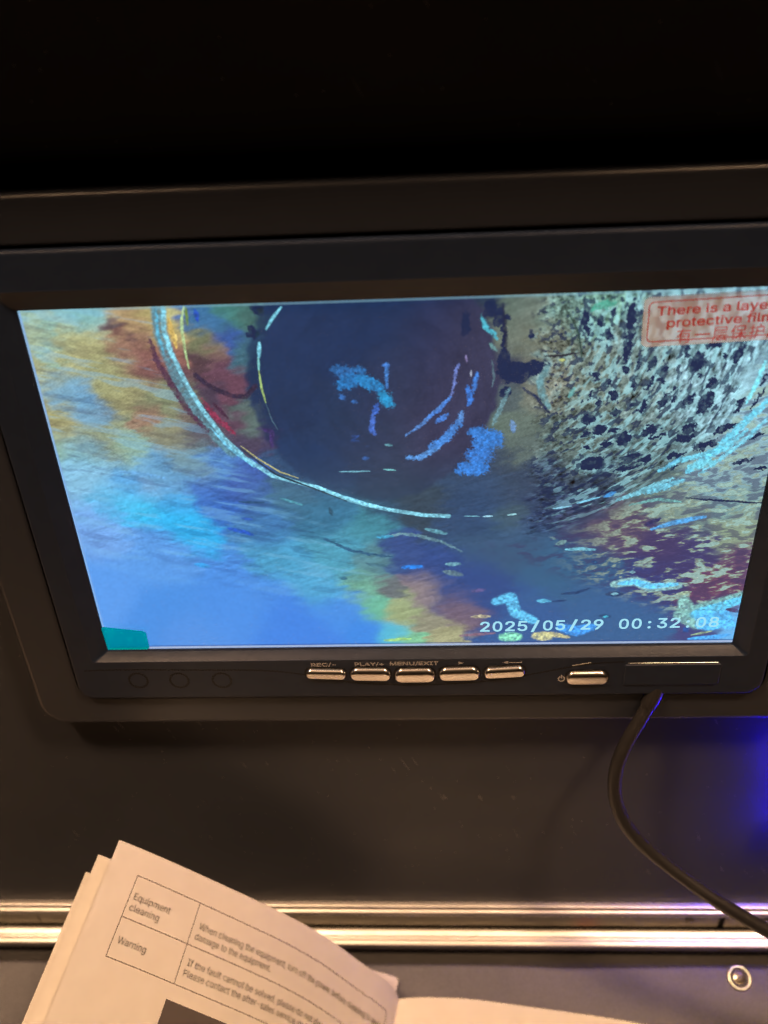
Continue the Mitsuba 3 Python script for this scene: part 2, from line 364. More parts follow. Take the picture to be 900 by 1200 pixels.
# ---- the picture on the screen, written as a function of the place on the glass in millimetres
DATA = json.loads('''[[[-75.8,41.5,3.0,0.305,0.515,0.402],[-71.7,37.0,4.2,0.376,0.429,0.188],[-63.7,42.4,3.0,0.188,0.515,0.515],[-56.2,39.2,3.4,0.515,0.305,0.091],[-49.8,41.2,3.4,0.515,0.402,0.08],[-73.3,30.6,4.8,0.402,0.402,0.156],[-66.8,35.0,3.4,0.456,0.402,0.114],[-71.0,39.6,1.5,0.223,0.515,0.456],[-72.8,36.1,1.1,0.262,0.546,0.485],[-71.9,32.4,1.1,0.262,0.515,0.402],[-59.8,39.1,0.9,0.114,0.026,0.08],[-58.2,38.0,0.9,0.223,0.045,0.061],[-55.7,36.8,0.9,0.141,0.045,0.061],[-52.4,36.7,2.3,0.305,0.102,0.076],[-56.5,33.8,3.0,0.376,0.114,0.091],[-52.0,30.9,2.9,0.283,0.07,0.07],[-48.5,28.9,1.9,0.156,0.045,0.08],[-49.4,33.6,2.7,0.402,0.127,0.08],[-71.6,26.2,2.7,0.102,0.376,0.644],[-68.3,24.7,1.9,0.102,0.352,0.644],[-75.3,22.4,1.5,0.402,0.352,0.08],[-66.2,20.2,1.7,0.141,0.352,0.578],[-62.7,29.3,3.4,0.352,0.352,0.114],[-59.4,28.3,3.8,0.376,0.328,0.102],[-50.5,22.3,3.8,0.262,0.305,0.127],[-73.8,17.0,3.4,0.376,0.328,0.102],[-65.8,15.3,3.8,0.305,0.328,0.156],[-49.7,16.3,3.8,0.305,0.262,0.114],[-55.7,19.1,1.9,0.402,0.188,0.102],[-44.3,15.2,2.7,0.114,0.045,0.091],[-47.1,21.2,2.3,0.188,0.08,0.091],[-70.4,11.3,3.4,0.141,0.429,0.578],[-60.8,11.9,2.7,0.242,0.429,0.305],[-46.9,10.7,3.4,0.156,0.328,0.402],[-75.1,11.9,2.3,0.223,0.429,0.305],[-53.3,6.7,3.4,0.08,0.328,0.644],[-70.8,5.4,3.8,0.188,0.515,0.791],[-62.5,3.5,3.4,0.045,0.376,0.831],[-69.0,0.3,2.3,0.045,0.456,0.831],[-63.5,-1.4,2.7,0.021,0.515,0.888],[-58.9,-3.3,2.7,0.003,0.515,0.888],[-52.6,-6.6,3.4,0.0,0.468,0.913],[-48.2,-9.9,2.7,0.002,0.402,0.831],[-54.7,-1.6,2.3,0.013,0.376,0.831],[-43.8,-0.0,3.8,0.032,0.171,0.68],[-36.7,2.4,3.0,0.038,0.127,0.578],[-41.8,7.2,2.7,0.045,0.223,0.68],[-56.8,2.9,2.7,0.156,0.402,0.716],[-71.0,-9.2,4.2,0.156,0.376,0.831],[-74.4,-24.8,4.8,0.091,0.328,0.855],[-60.2,-15.3,5.3,0.091,0.328,0.831],[-59.2,-32.8,5.7,0.058,0.283,0.807],[-41.7,-28.0,5.7,0.061,0.283,0.831],[-28.0,-35.9,5.3,0.045,0.242,0.831],[-11.4,-38.3,2.7,0.038,0.262,0.831],[-18.3,-32.2,3.4,0.053,0.283,0.831],[-32.3,-8.8,3.8,0.045,0.205,0.515],[-19.3,-5.7,3.8,0.032,0.188,0.352],[-24.8,-1.8,3.0,0.045,0.171,0.305],[-34.4,-2.0,2.7,0.038,0.141,0.429],[-30.1,-16.4,3.8,0.053,0.352,0.61],[-16.2,-16.2,3.8,0.061,0.352,0.515],[-21.9,-25.8,3.4,0.061,0.376,0.658],[-11.7,-24.7,2.7,0.156,0.429,0.305],[-9.0,-32.3,2.3,0.127,0.456,0.305],[-2.9,-32.5,2.3,0.328,0.392,0.181],[3.4,-26.3,2.7,0.305,0.223,0.223],[7.3,-39.7,2.3,0.376,0.361,0.181],[11.5,-32.7,2.7,0.205,0.127,0.188],[-4.8,-40.3,2.3,0.07,0.456,0.644],[-1.1,-41.7,1.9,0.188,0.515,0.262],[3.2,-35.9,1.9,0.305,0.283,0.188],[-9.9,-9.3,3.4,0.045,0.262,0.352],[-3.3,-15.3,2.3,0.038,0.08,0.305],[-5.8,-4.9,2.3,0.032,0.091,0.188],[-9.4,-18.7,2.7,0.102,0.262,0.305],[-5.7,-26.1,1.9,0.156,0.171,0.188],[23.1,-14.6,5.7,0.042,0.102,0.223],[33.1,-20.7,5.7,0.032,0.127,0.283],[44.7,-30.7,5.7,0.032,0.127,0.352],[15.4,-26.5,4.8,0.026,0.07,0.305],[27.8,-34.8,4.8,0.03,0.114,0.376],[7.4,-23.9,3.8,0.03,0.07,0.305],[42.9,-22.1,3.8,0.034,0.114,0.262],[61.8,-17.7,3.8,0.07,0.045,0.205],[71.9,-27.5,3.4,0.188,0.053,0.141],[44.9,-11.0,3.4,0.156,0.091,0.156],[38.0,-8.6,3.4,0.053,0.053,0.156],[54.8,-23.5,3.8,0.045,0.045,0.242],[70.1,-34.9,2.7,0.061,0.061,0.262],[55.8,-15.3,3.0,0.091,0.045,0.171],[77.5,-20.4,3.4,0.156,0.061,0.156],[-3.8,41.5,4.8,0.01,0.032,0.122],[-21.1,36.3,4.8,0.018,0.048,0.162],[-12.3,39.5,3.8,0.012,0.038,0.141],[-4.5,24.8,4.8,0.045,0.053,0.114],[13.9,30.7,4.8,0.061,0.053,0.12],[5.4,37.2,4.2,0.032,0.038,0.107],[-13.9,16.3,4.8,0.038,0.07,0.133],[-20.1,7.3,4.2,0.023,0.076,0.223],[-5.3,6.9,4.8,0.038,0.07,0.141],[7.7,15.8,4.8,0.061,0.061,0.12],[0.1,-0.6,4.2,0.038,0.061,0.102],[15.1,-2.1,4.8,0.03,0.07,0.188],[30.2,-3.5,4.8,0.026,0.053,0.188],[-24.2,22.5,3.8,0.026,0.053,0.141],[14.6,41.2,3.0,0.017,0.026,0.08],[-25.2,30.1,3.0,0.018,0.051,0.156],[-43.9,42.1,1.3,0.045,0.156,0.515],[-39.4,41.6,2.3,0.021,0.171,0.429],[-34.3,41.1,2.3,0.032,0.223,0.188],[-30.6,40.6,1.9,0.045,0.156,0.127],[-35.3,36.2,2.3,0.021,0.091,0.456],[-40.6,35.6,1.9,0.188,0.188,0.061],[-39.3,30.5,2.3,0.181,0.045,0.089],[-35.2,28.1,2.3,0.195,0.045,0.093],[-42.9,31.5,1.5,0.114,0.034,0.045],[-41.9,23.0,2.3,0.091,0.032,0.08],[-33.8,17.9,1.9,0.107,0.162,0.141],[-30.2,14.8,1.5,0.08,0.045,0.156],[-46.0,41.8,1.1,0.546,0.485,0.102],[-32.8,33.0,1.9,0.032,0.156,0.223],[-37.8,18.6,1.9,0.156,0.045,0.102],[-38.8,33.8,1.5,0.305,0.156,0.08],[-34.5,12.9,1.5,0.091,0.045,0.114],[21.3,37.6,3.8,0.171,0.205,0.127],[32.1,39.0,3.0,0.102,0.305,0.223],[38.5,40.8,2.7,0.08,0.402,0.262],[28.2,33.9,3.0,0.188,0.188,0.091],[28.7,24.8,3.0,0.223,0.205,0.114],[39.1,24.5,4.2,0.171,0.242,0.171],[49.4,24.2,4.2,0.171,0.328,0.328],[59.4,25.7,4.8,0.156,0.456,0.61],[70.2,21.7,4.2,0.156,0.546,0.753],[23.0,15.3,3.8,0.127,0.188,0.127],[36.6,11.0,4.2,0.102,0.171,0.141],[51.3,7.6,3.8,0.08,0.171,0.188],[68.0,3.0,3.8,0.156,0.429,0.546],[73.1,-11.1,3.4,0.262,0.352,0.223],[62.1,-6.4,3.0,0.188,0.305,0.262],[57.9,36.4,4.2,0.127,0.429,0.546],[71.6,32.5,4.8,0.127,0.485,0.68],[46.5,35.0,3.0,0.156,0.305,0.283],[72.9,-4.5,2.7,0.156,0.376,0.402],[29.9,2.9,3.0,0.032,0.061,0.171],[40.9,2.7,3.0,0.032,0.061,0.156],[18.6,9.4,2.7,0.038,0.061,0.141],[20.1,21.2,1.9,0.091,0.127,0.141],[25.8,11.3,2.3,0.102,0.156,0.141],[21.2,41.0,2.3,0.114,0.188,0.127],[22.8,-7.1,1.9,0.045,0.102,0.156],[78.2,-36.4,2.7,0.127,0.456,0.871],[75.2,39.2,4.8,0.127,0.485,0.68],[79.1,19.6,3.8,0.156,0.546,0.753]],[[35.8,38.1,0.93,2.14,0],[38.5,37.6,0.84,1.6,0],[36.2,35.8,1.16,1.07,0],[41.0,39.4,0.7,0.96,0],[40.6,34.8,0.7,1.87,10],[44.5,38.2,1.39,3.47,0],[46.2,39.0,0.84,1.07,0],[44.7,34.7,1.16,1.34,0],[44.4,31.4,1.02,3.21,0],[44.4,27.5,0.93,1.07,0],[44.5,42.0,0.46,0.64,0],[38.6,26.1,0.93,0.96,0],[41.1,24.6,0.84,1.07,0],[42.6,22.1,1.11,1.39,0],[37.9,22.0,0.84,1.07,0],[39.9,20.5,0.74,0.85,0],[43.2,17.9,1.16,0.75,20],[49.6,28.6,0.84,2.14,-20],[52.2,27.4,1.16,0.8,30],[51.7,25.0,0.84,0.85,0],[46.5,24.7,0.74,1.71,-10],[47.1,28.7,0.46,1.34,0],[49.5,24.2,0.6,2.56,-25],[48.8,19.1,1.11,2.24,-10],[47.0,19.9,1.16,0.69,30],[52.9,20.4,0.84,2.4,-25],[54.6,23.3,0.56,0.8,0],[55.0,20.6,0.6,1.39,-25],[57.9,20.5,1.21,2.14,-30],[56.1,31.1,0.7,1.87,0],[58.5,28.6,1.77,2.56,0],[60.1,28.5,0.37,0.43,0],[61.8,24.0,1.16,1.82,-25],[59.3,25.7,0.7,0.53,0],[61.2,32.2,2.09,0.8,0],[63.7,29.5,0.7,1.07,0],[66.6,30.1,1.11,2.24,-15],[61.4,19.7,1.77,3.21,-25],[58.8,14.1,2.09,1.39,25],[58.3,11.7,2.79,1.39,10],[51.1,13.8,2.23,1.28,30],[52.6,12.3,1.86,0.53,10],[45.5,11.8,2.23,1.5,35],[43.3,14.0,1.39,0.85,30],[40.5,14.1,1.77,1.28,35],[37.9,16.6,1.86,1.39,30],[37.7,13.2,1.16,0.75,20],[47.4,7.6,2.69,0.85,20],[50.6,7.0,1.86,0.85,20],[47.3,5.0,3.48,0.75,10],[39.6,6.2,3.25,1.92,0],[62.8,10.1,2.88,1.18,20],[57.0,7.8,2.23,0.96,15],[66.5,13.9,2.88,0.96,25],[68.7,19.0,0.84,2.24,-20],[71.8,20.3,0.42,3.21,-25],[72.3,24.4,0.46,1.71,-20],[55.7,4.8,2.32,0.59,10],[42.3,10.7,1.39,0.8,20],[38.0,10.3,1.16,0.75,10],[72.9,11.8,2.32,0.53,25],[71.3,5.9,2.79,0.53,15],[75.5,4.3,1.86,0.53,15],[22.4,27.5,4.18,2.84,0],[26.1,28.5,2.66,2.18,20],[19.9,29.6,1.71,3.93,0],[20.4,23.1,1.9,1.31,45],[25.3,35.5,0.76,1.31,0],[18.8,39.0,1.33,2.18,0],[17.1,40.8,1.71,2.18,0],[20.3,39.0,0.76,1.09,0],[19.8,34.1,0.57,5.24,0],[-29.0,42.3,1.52,1.31,0],[-30.3,37.5,1.33,1.75,0],[12.1,37.9,1.14,3.06,0]],[[1.24,0.14,[0.114,0.262,0.328],[[-48.7,43.2],[-49.0,37.8],[-48.1,32.7],[-46.8,27.0],[-44.3,21.3],[-40.8,14.8],[-38.0,11.1]]],[0.29,0.1,[0.102,0.402,0.578],[[-48.9,43.2],[-49.6,37.9],[-48.9,33.2]]],[0.67,0.21,[0.102,0.045,0.091],[[-51.4,36.6],[-50.9,32.4],[-48.3,26.1],[-46.0,20.6],[-42.5,15.9]]],[0.44,0.07,[0.205,0.546,0.68],[[-47.4,43.2],[-48.2,38.7],[-47.5,33.7],[-45.3,26.5],[-43.1,21.2],[-39.4,14.3],[-35.3,9.4],[-30.1,5.0],[-20.6,1.8],[-15.1,-0.9],[-9.5,-3.0],[-3.9,-4.5],[3.0,-5.9],[8.7,-6.3]]],[0.29,0.07,[0.156,0.515,0.716],[[-41.9,16.9],[-38.8,12.2],[-33.7,7.2]]],[0.19,0.07,[0.376,0.376,0.188],[[-35.9,12.3],[-32.5,9.1],[-28.1,5.8],[-24.3,4.2]]],[0.19,0.07,[0.032,0.061,0.102],[[-36.4,12.0],[-32.6,8.4],[-29.1,5.2],[-19.6,0.8],[-14.0,-1.9]]],[0.3,0.07,[0.242,0.68,0.871],[[-20.6,2.3],[-15.1,-0.5],[-9.5,-2.7],[-3.8,-4.4]]],[0.15,0.07,[0.156,0.402,0.515],[[12.2,-6.4],[15.6,-6.5]]],[0.23,0.07,[0.262,0.515,0.644],[[16.4,-6.6],[18.4,-6.5]]],[0.23,0.07,[0.262,0.515,0.578],[[21.8,-6.3],[23.7,-6.1]]],[0.23,0.07,[0.223,0.515,0.68],[[31.8,-4.9],[35.7,-4.3]]],[0.23,0.07,[0.188,0.546,0.753],[[37.0,-3.6],[41.7,-2.2]]],[0.47,0.1,[0.061,0.305,0.716],[[42.8,-2.1],[45.1,-1.0]]],[0.57,0.21,[0.188,0.546,0.68],[[45.6,-3.1],[49.9,-1.3],[53.5,0.6],[57.1,2.2]]],[0.76,0.32,[0.156,0.515,0.68],[[51.5,-1.3],[55.8,0.2],[59.4,1.7]]],[0.57,0.32,[0.156,0.578,0.753],[[53.7,4.0],[57.7,6.4],[67.3,9.0],[70.9,13.3]]],[0.85,0.42,[0.141,0.578,0.776],[[60.2,4.0],[64.8,8.1],[69.1,13.8],[74.0,19.8]]],[0.47,0.42,[0.171,0.578,0.753],[[62.5,3.1],[67.5,7.5],[71.9,12.3],[75.0,16.5]]],[0.47,0.21,[0.188,0.68,0.791],[[69.8,19.5],[71.1,24.0],[72.0,28.4]]],[0.95,0.35,[0.156,0.546,0.68],[[60.6,4.8],[64.7,5.9]]],[0.29,0.17,[0.127,0.456,0.68],[[54.0,3.9],[58.0,7.3]]],[0.24,0.17,[0.021,0.032,0.102],[[60.5,-2.8],[67.3,-3.6],[72.8,-4.1],[77.0,-4.5]]],[0.38,0.17,[0.156,0.402,0.402],[[48.5,-4.3],[54.5,-3.0],[59.6,-3.8]]],[0.29,0.07,[0.188,0.578,0.716],[[-24.0,42.5],[-26.0,40.3],[-27.5,38.1]]],[0.38,0.07,[0.205,0.61,0.753],[[-29.2,35.4],[-29.7,32.2]]],[0.23,0.07,[0.188,0.515,0.515],[[-29.8,32.2],[-30.0,29.4]]],[0.21,0.07,[0.305,0.456,0.156],[[-30.0,29.4],[-29.9,25.5],[-29.4,22.3]]],[0.11,0.07,[0.07,0.141,0.205],[[-29.4,22.1],[-28.5,18.1],[-27.5,16.0]]],[0.38,0.1,[0.013,0.045,0.08],[[-29.2,37.7],[-29.6,36.6]]],[1.24,0.39,[0.032,0.156,0.429],[[-14.4,29.1],[-11.4,28.3]]],[1.43,0.39,[0.026,0.205,0.546],[[-13.3,26.0],[-9.2,27.3]]],[0.85,0.35,[0.032,0.171,0.456],[[-10.4,29.3],[-8.6,28.7]]],[1.24,0.39,[0.026,0.242,0.578],[[-9.2,26.9],[-5.3,24.8]]],[1.33,0.35,[0.026,0.305,0.61],[[-4.9,23.4],[-3.6,21.4]]],[0.57,0.28,[0.053,0.156,0.61],[[-5.9,21.4],[-6.9,19.0]]],[0.57,0.28,[0.07,0.171,0.61],[[-7.1,19.0],[-7.5,15.5],[-6.9,14.2]]],[0.38,0.21,[0.061,0.223,0.61],[[-3.7,30.2],[-3.9,27.2],[-3.9,24.8]]],[0.57,0.21,[0.061,0.205,0.61],[[-4.4,29.8],[-3.5,29.5]]],[0.57,0.21,[0.045,0.171,0.515],[[-13.7,23.6],[-12.9,22.6]]],[0.38,0.21,[0.045,0.171,0.515],[[-11.3,22.0],[-10.2,21.8]]],[0.19,0.14,[0.038,0.091,0.305],[[-11.8,14.1],[-10.4,14.1],[-11.9,13.0],[-10.5,12.9]]],[0.38,0.17,[0.045,0.127,0.376],[[-9.8,8.7],[-8.6,8.8]]],[0.01,0.03,[0.045,0.127,0.376],[[-9.1,11.6],[-8.2,11.6]]],[0.38,0.28,[0.102,0.262,0.658],[[-0.2,14.0],[3.1,16.4],[6.4,19.6],[9.1,22.5]]],[0.57,0.28,[0.07,0.223,0.68],[[6.3,16.9],[8.6,18.5]]],[0.29,0.14,[0.114,0.305,0.376],[[-4.7,11.8],[-3.3,11.6]]],[0.19,0.1,[0.156,0.456,0.485],[[-5.4,5.9],[-2.8,5.6]]],[0.19,0.1,[0.156,0.402,0.515],[[-15.0,5.6],[-11.9,5.5],[-8.5,5.5]]],[0.29,0.35,[0.156,0.223,0.578],[[9.2,22.5],[9.9,25.3],[10.3,28.6],[11.0,29.6]]],[0.19,0.1,[0.262,0.223,0.456],[[12.3,31.4],[12.5,30.0]]],[0.38,0.28,[0.07,0.223,0.68],[[4.2,17.7],[6.9,19.6],[9.2,22.5]]],[0.67,0.39,[0.102,0.305,0.716],[[-0.3,8.5],[3.0,8.7],[6.3,11.0],[8.6,14.0]]],[0.85,0.45,[0.07,0.262,0.73],[[5.0,11.0],[8.3,13.0],[11.0,17.0]]],[0.57,0.28,[0.114,0.305,0.716],[[11.0,17.0],[11.7,19.0]]],[0.57,0.24,[0.053,0.223,0.753],[[12.6,24.8],[13.3,21.9],[12.8,20.4]]],[0.47,0.21,[0.061,0.242,0.753],[[14.6,27.6],[13.9,23.3]]],[0.19,0.07,[0.305,0.352,0.456],[[13.4,28.1],[13.4,26.9]]],[1.33,0.35,[0.045,0.205,0.61],[[13.8,14.4],[19.3,13.2]]],[2.09,0.42,[0.045,0.223,0.68],[[15.2,11.8],[18.9,12.2]]],[2.28,0.42,[0.048,0.231,0.73],[[14.3,8.7],[16.4,8.6]]],[1.71,0.39,[0.048,0.242,0.753],[[12.0,5.8],[16.2,5.7]]],[0.47,0.21,[0.045,0.223,0.68],[[10.1,5.5],[11.5,4.0]]],[0.47,0.32,[0.156,0.305,0.352],[[17.9,15.8],[19.2,18.7],[21.3,24.1]]],[0.57,0.24,[0.156,0.305,0.578],[[22.0,16.7],[22.5,14.1]]],[0.47,0.24,[0.07,0.402,0.515],[[15.3,39.6],[16.2,37.1],[17.9,35.7],[18.4,34.6]]],[0.38,0.17,[0.156,0.352,0.352],[[17.1,33.7],[18.4,32.3]]],[0.19,0.17,[0.102,0.171,0.223],[[17.6,30.3],[18.1,26.5],[17.7,24.6]]],[0.76,0.17,[0.141,0.305,0.342],[[28.8,28.6],[27.4,25.3],[28.0,22.4],[29.7,19.4]]],[0.47,0.17,[0.127,0.376,0.376],[[33.6,21.8],[34.4,23.7]]],[0.32,0.14,[0.019,0.034,0.102],[[24.0,24.0],[26.7,22.0],[29.6,18.5]]],[0.23,0.14,[0.026,0.026,0.045],[[28.0,30.7],[31.5,30.8],[34.5,31.2]]],[0.15,0.1,[0.032,0.07,0.061],[[31.8,40.2],[34.2,36.1],[35.0,33.0],[35.7,29.3]]],[0.38,0.21,[0.019,0.026,0.07],[[19.5,41.9],[20.1,35.7],[20.4,32.0]]],[0.29,0.1,[0.402,0.456,0.156],[[31.1,29.9],[32.2,29.8]]],[0.76,0.52,[0.08,0.376,0.283],[[36.8,40.4],[40.9,41.2]]],[0.57,0.14,[0.091,0.376,0.791],[[54.0,-10.8],[58.1,-9.3],[62.4,-8.3],[65.4,-7.8]]],[0.57,0.17,[0.045,0.045,0.156],[[52.5,-9.6],[55.6,-8.0]]],[1.14,0.14,[0.262,0.515,0.515],[[47.2,-25.7],[51.8,-24.9],[55.6,-26.8],[62.0,-26.4]]],[0.76,0.14,[0.114,0.546,0.913],[[48.3,-25.6],[51.8,-25.1],[55.5,-26.5],[61.6,-26.0]]],[0.47,0.14,[0.305,0.429,0.305],[[62.0,-28.8],[64.9,-28.3]]],[1.71,0.17,[0.223,0.485,0.456],[[63.7,-30.7],[64.6,-33.0],[63.7,-34.8],[67.7,-38.0]]],[1.8,0.17,[0.188,0.456,0.456],[[77.1,-29.8],[72.8,-32.0],[68.2,-33.4],[66.1,-34.9]]],[1.24,0.14,[0.107,0.546,0.871],[[77.3,-30.6],[72.9,-32.6],[68.4,-34.2],[66.7,-34.9]]],[1.9,0.14,[0.102,0.515,0.956],[[68.6,-35.7],[73.4,-35.8],[75.5,-38.1]]],[1.71,0.14,[0.102,0.515,0.956],[[68.9,-38.0],[72.5,-38.1]]],[0.67,0.14,[0.08,0.429,0.956],[[66.5,-42.3],[71.9,-42.0],[76.0,-41.2]]],[0.29,0.1,[0.305,0.456,0.262],[[66.9,-41.1],[71.6,-40.0]]],[0.47,0.14,[0.08,0.045,0.156],[[74.2,-33.5],[77.9,-34.3]]],[0.76,0.1,[0.026,0.102,0.376],[[65.1,-39.1],[65.9,-39.9]]],[0.42,0.1,[0.156,0.456,0.578],[[35.3,-15.8],[38.8,-15.7],[41.9,-16.0]]],[0.57,0.17,[0.156,0.283,0.305],[[33.2,-14.3],[35.1,-13.6]]],[0.29,0.1,[0.156,0.262,0.305],[[31.6,-12.4],[32.8,-12.9]]],[0.67,0.1,[0.026,0.061,0.171],[[45.7,-28.5],[49.2,-28.6]]],[0.38,0.1,[0.223,0.515,0.644],[[46.8,-28.5],[48.2,-28.5]]],[0.38,0.1,[0.223,0.456,0.515],[[50.5,-22.4],[51.5,-22.4]]],[0.47,0.1,[0.026,0.07,0.205],[[41.6,-19.3],[42.8,-19.5]]],[0.19,0.07,[0.045,0.156,0.305],[[42.2,-19.4],[42.4,-19.5]]],[0.38,0.14,[0.023,0.065,0.188],[[35.2,-28.3],[38.5,-28.0],[41.4,-26.9]]],[0.47,0.14,[0.08,0.376,0.61],[[29.6,-30.1],[32.6,-30.4]]],[0.29,0.1,[0.023,0.061,0.188],[[33.2,-30.5],[36.2,-30.2]]],[0.57,0.1,[0.026,0.091,0.223],[[44.7,-34.9],[47.2,-35.2]]],[0.33,0.1,[0.061,0.429,0.61],[[45.5,-35.2],[46.4,-35.2]]],[0.67,0.17,[0.515,0.485,0.242],[[31.3,-39.8],[37.6,-41.4]]],[1.33,0.17,[0.061,0.352,0.939],[[35.5,-38.3],[39.3,-39.5],[42.9,-38.4]]],[0.4,0.21,[0.141,0.283,0.352],[[-5.9,-11.4],[-2.3,-10.8],[1.7,-11.3],[7.5,-13.3],[11.6,-15.8]]],[0.47,0.17,[0.127,0.352,0.445],[[3.5,-9.7],[8.1,-10.9]]],[0.57,0.24,[0.026,0.262,0.913],[[-2.1,-19.9],[2.4,-19.9]]],[0.47,0.17,[0.156,0.376,0.456],[[8.1,-19.3],[11.3,-19.3]]],[0.67,0.17,[0.127,0.223,0.283],[[7.5,-21.4],[11.6,-22.4]]],[1.33,0.17,[0.114,0.515,0.831],[[19.8,-30.2],[23.1,-29.1],[24.5,-33.7],[28.9,-36.1]]],[0.47,0.14,[0.114,0.456,0.68],[[29.8,-30.3],[31.6,-30.4]]],[0.47,0.21,[0.127,0.114,0.305],[[14.1,-27.1],[17.1,-26.8]]],[0.47,0.17,[0.429,0.402,0.262],[[14.1,-34.7],[18.4,-34.7]]],[1.33,0.17,[0.223,0.68,0.456],[[21.7,-41.1],[25.4,-41.1]]],[0.38,0.21,[0.262,0.156,0.223],[[11.1,-40.5],[19.8,-39.8]]],[1.24,0.17,[0.515,0.515,0.262],[[29.7,-40.8],[32.8,-41.2]]],[0.47,0.17,[0.305,0.578,0.188],[[-7.2,-41.7],[-0.9,-41.3]]],[0.38,0.28,[0.032,0.114,0.231],[[-20.0,-11.6],[-14.9,-14.6],[-9.6,-16.2],[-4.3,-17.0]]],[0.47,0.17,[0.038,0.114,0.188],[[-17.9,-3.5],[-17.5,-5.5]]],[0.47,0.17,[0.045,0.188,0.305],[[-16.9,-22.8],[-15.4,-23.0]]],[0.38,0.17,[0.061,0.376,0.61],[[-7.6,-11.6],[-4.1,-11.4]]],[0.47,0.21,[0.07,0.188,0.262],[[-10.4,-18.9],[-5.6,-19.4]]],[0.29,0.17,[0.032,0.102,0.223],[[-38.2,-1.5],[-32.6,-1.9]]],[0.29,0.17,[0.08,0.305,0.402],[[-28.8,-0.8],[-24.0,-2.7]]],[0.47,0.17,[0.026,0.114,0.61],[[-41.6,-8.5],[-38.6,-9.3],[-36.1,-10.3]]],[0.29,0.14,[0.038,0.127,0.515],[[-38.1,-5.8],[-35.7,-6.3]]],[0.57,0.17,[0.038,0.328,0.753],[[-50.8,-18.2],[-47.6,-18.8]]],[0.47,0.28,[0.141,0.376,0.68],[[-63.5,6.7],[-57.5,5.8],[-53.4,4.7]]],[0.47,0.14,[0.578,0.402,0.114],[[-46.7,40.9],[-46.7,38.2],[-46.2,34.8]]],[0.29,0.1,[0.753,0.578,0.188],[[-46.0,37.5],[-46.0,36.4]]],[0.29,0.1,[0.376,0.546,0.262],[[-43.3,43.3],[-44.2,40.8],[-44.6,37.7],[-44.6,34.5],[-44.4,30.3]]],[0.29,0.1,[0.156,0.262,0.045],[[-43.0,43.0],[-43.2,39.5]]],[0.47,0.17,[0.045,0.032,0.07],[[-43.3,28.8],[-41.3,26.8],[-38.8,25.1],[-36.2,24.0],[-33.5,23.7],[-31.1,26.1]]],[0.57,0.28,[0.305,0.045,0.102],[[-42.8,23.5],[-40.2,18.9],[-36.9,15.2]]],[0.38,0.21,[0.08,0.032,0.07],[[-40.4,22.4],[-37.8,18.8]]],[0.47,0.17,[0.07,0.045,0.188],[[-30.5,16.1],[-28.9,15.5],[-29.3,11.9]]],[0.47,0.17,[0.026,0.091,0.578],[[-41.3,42.5],[-41.0,40.3]]],[0.76,0.14,[0.021,0.038,0.061],[[-28.5,42.1],[-27.9,41.7]]]]]''')
BASE_PTS, HOLES, STROKES = DATA


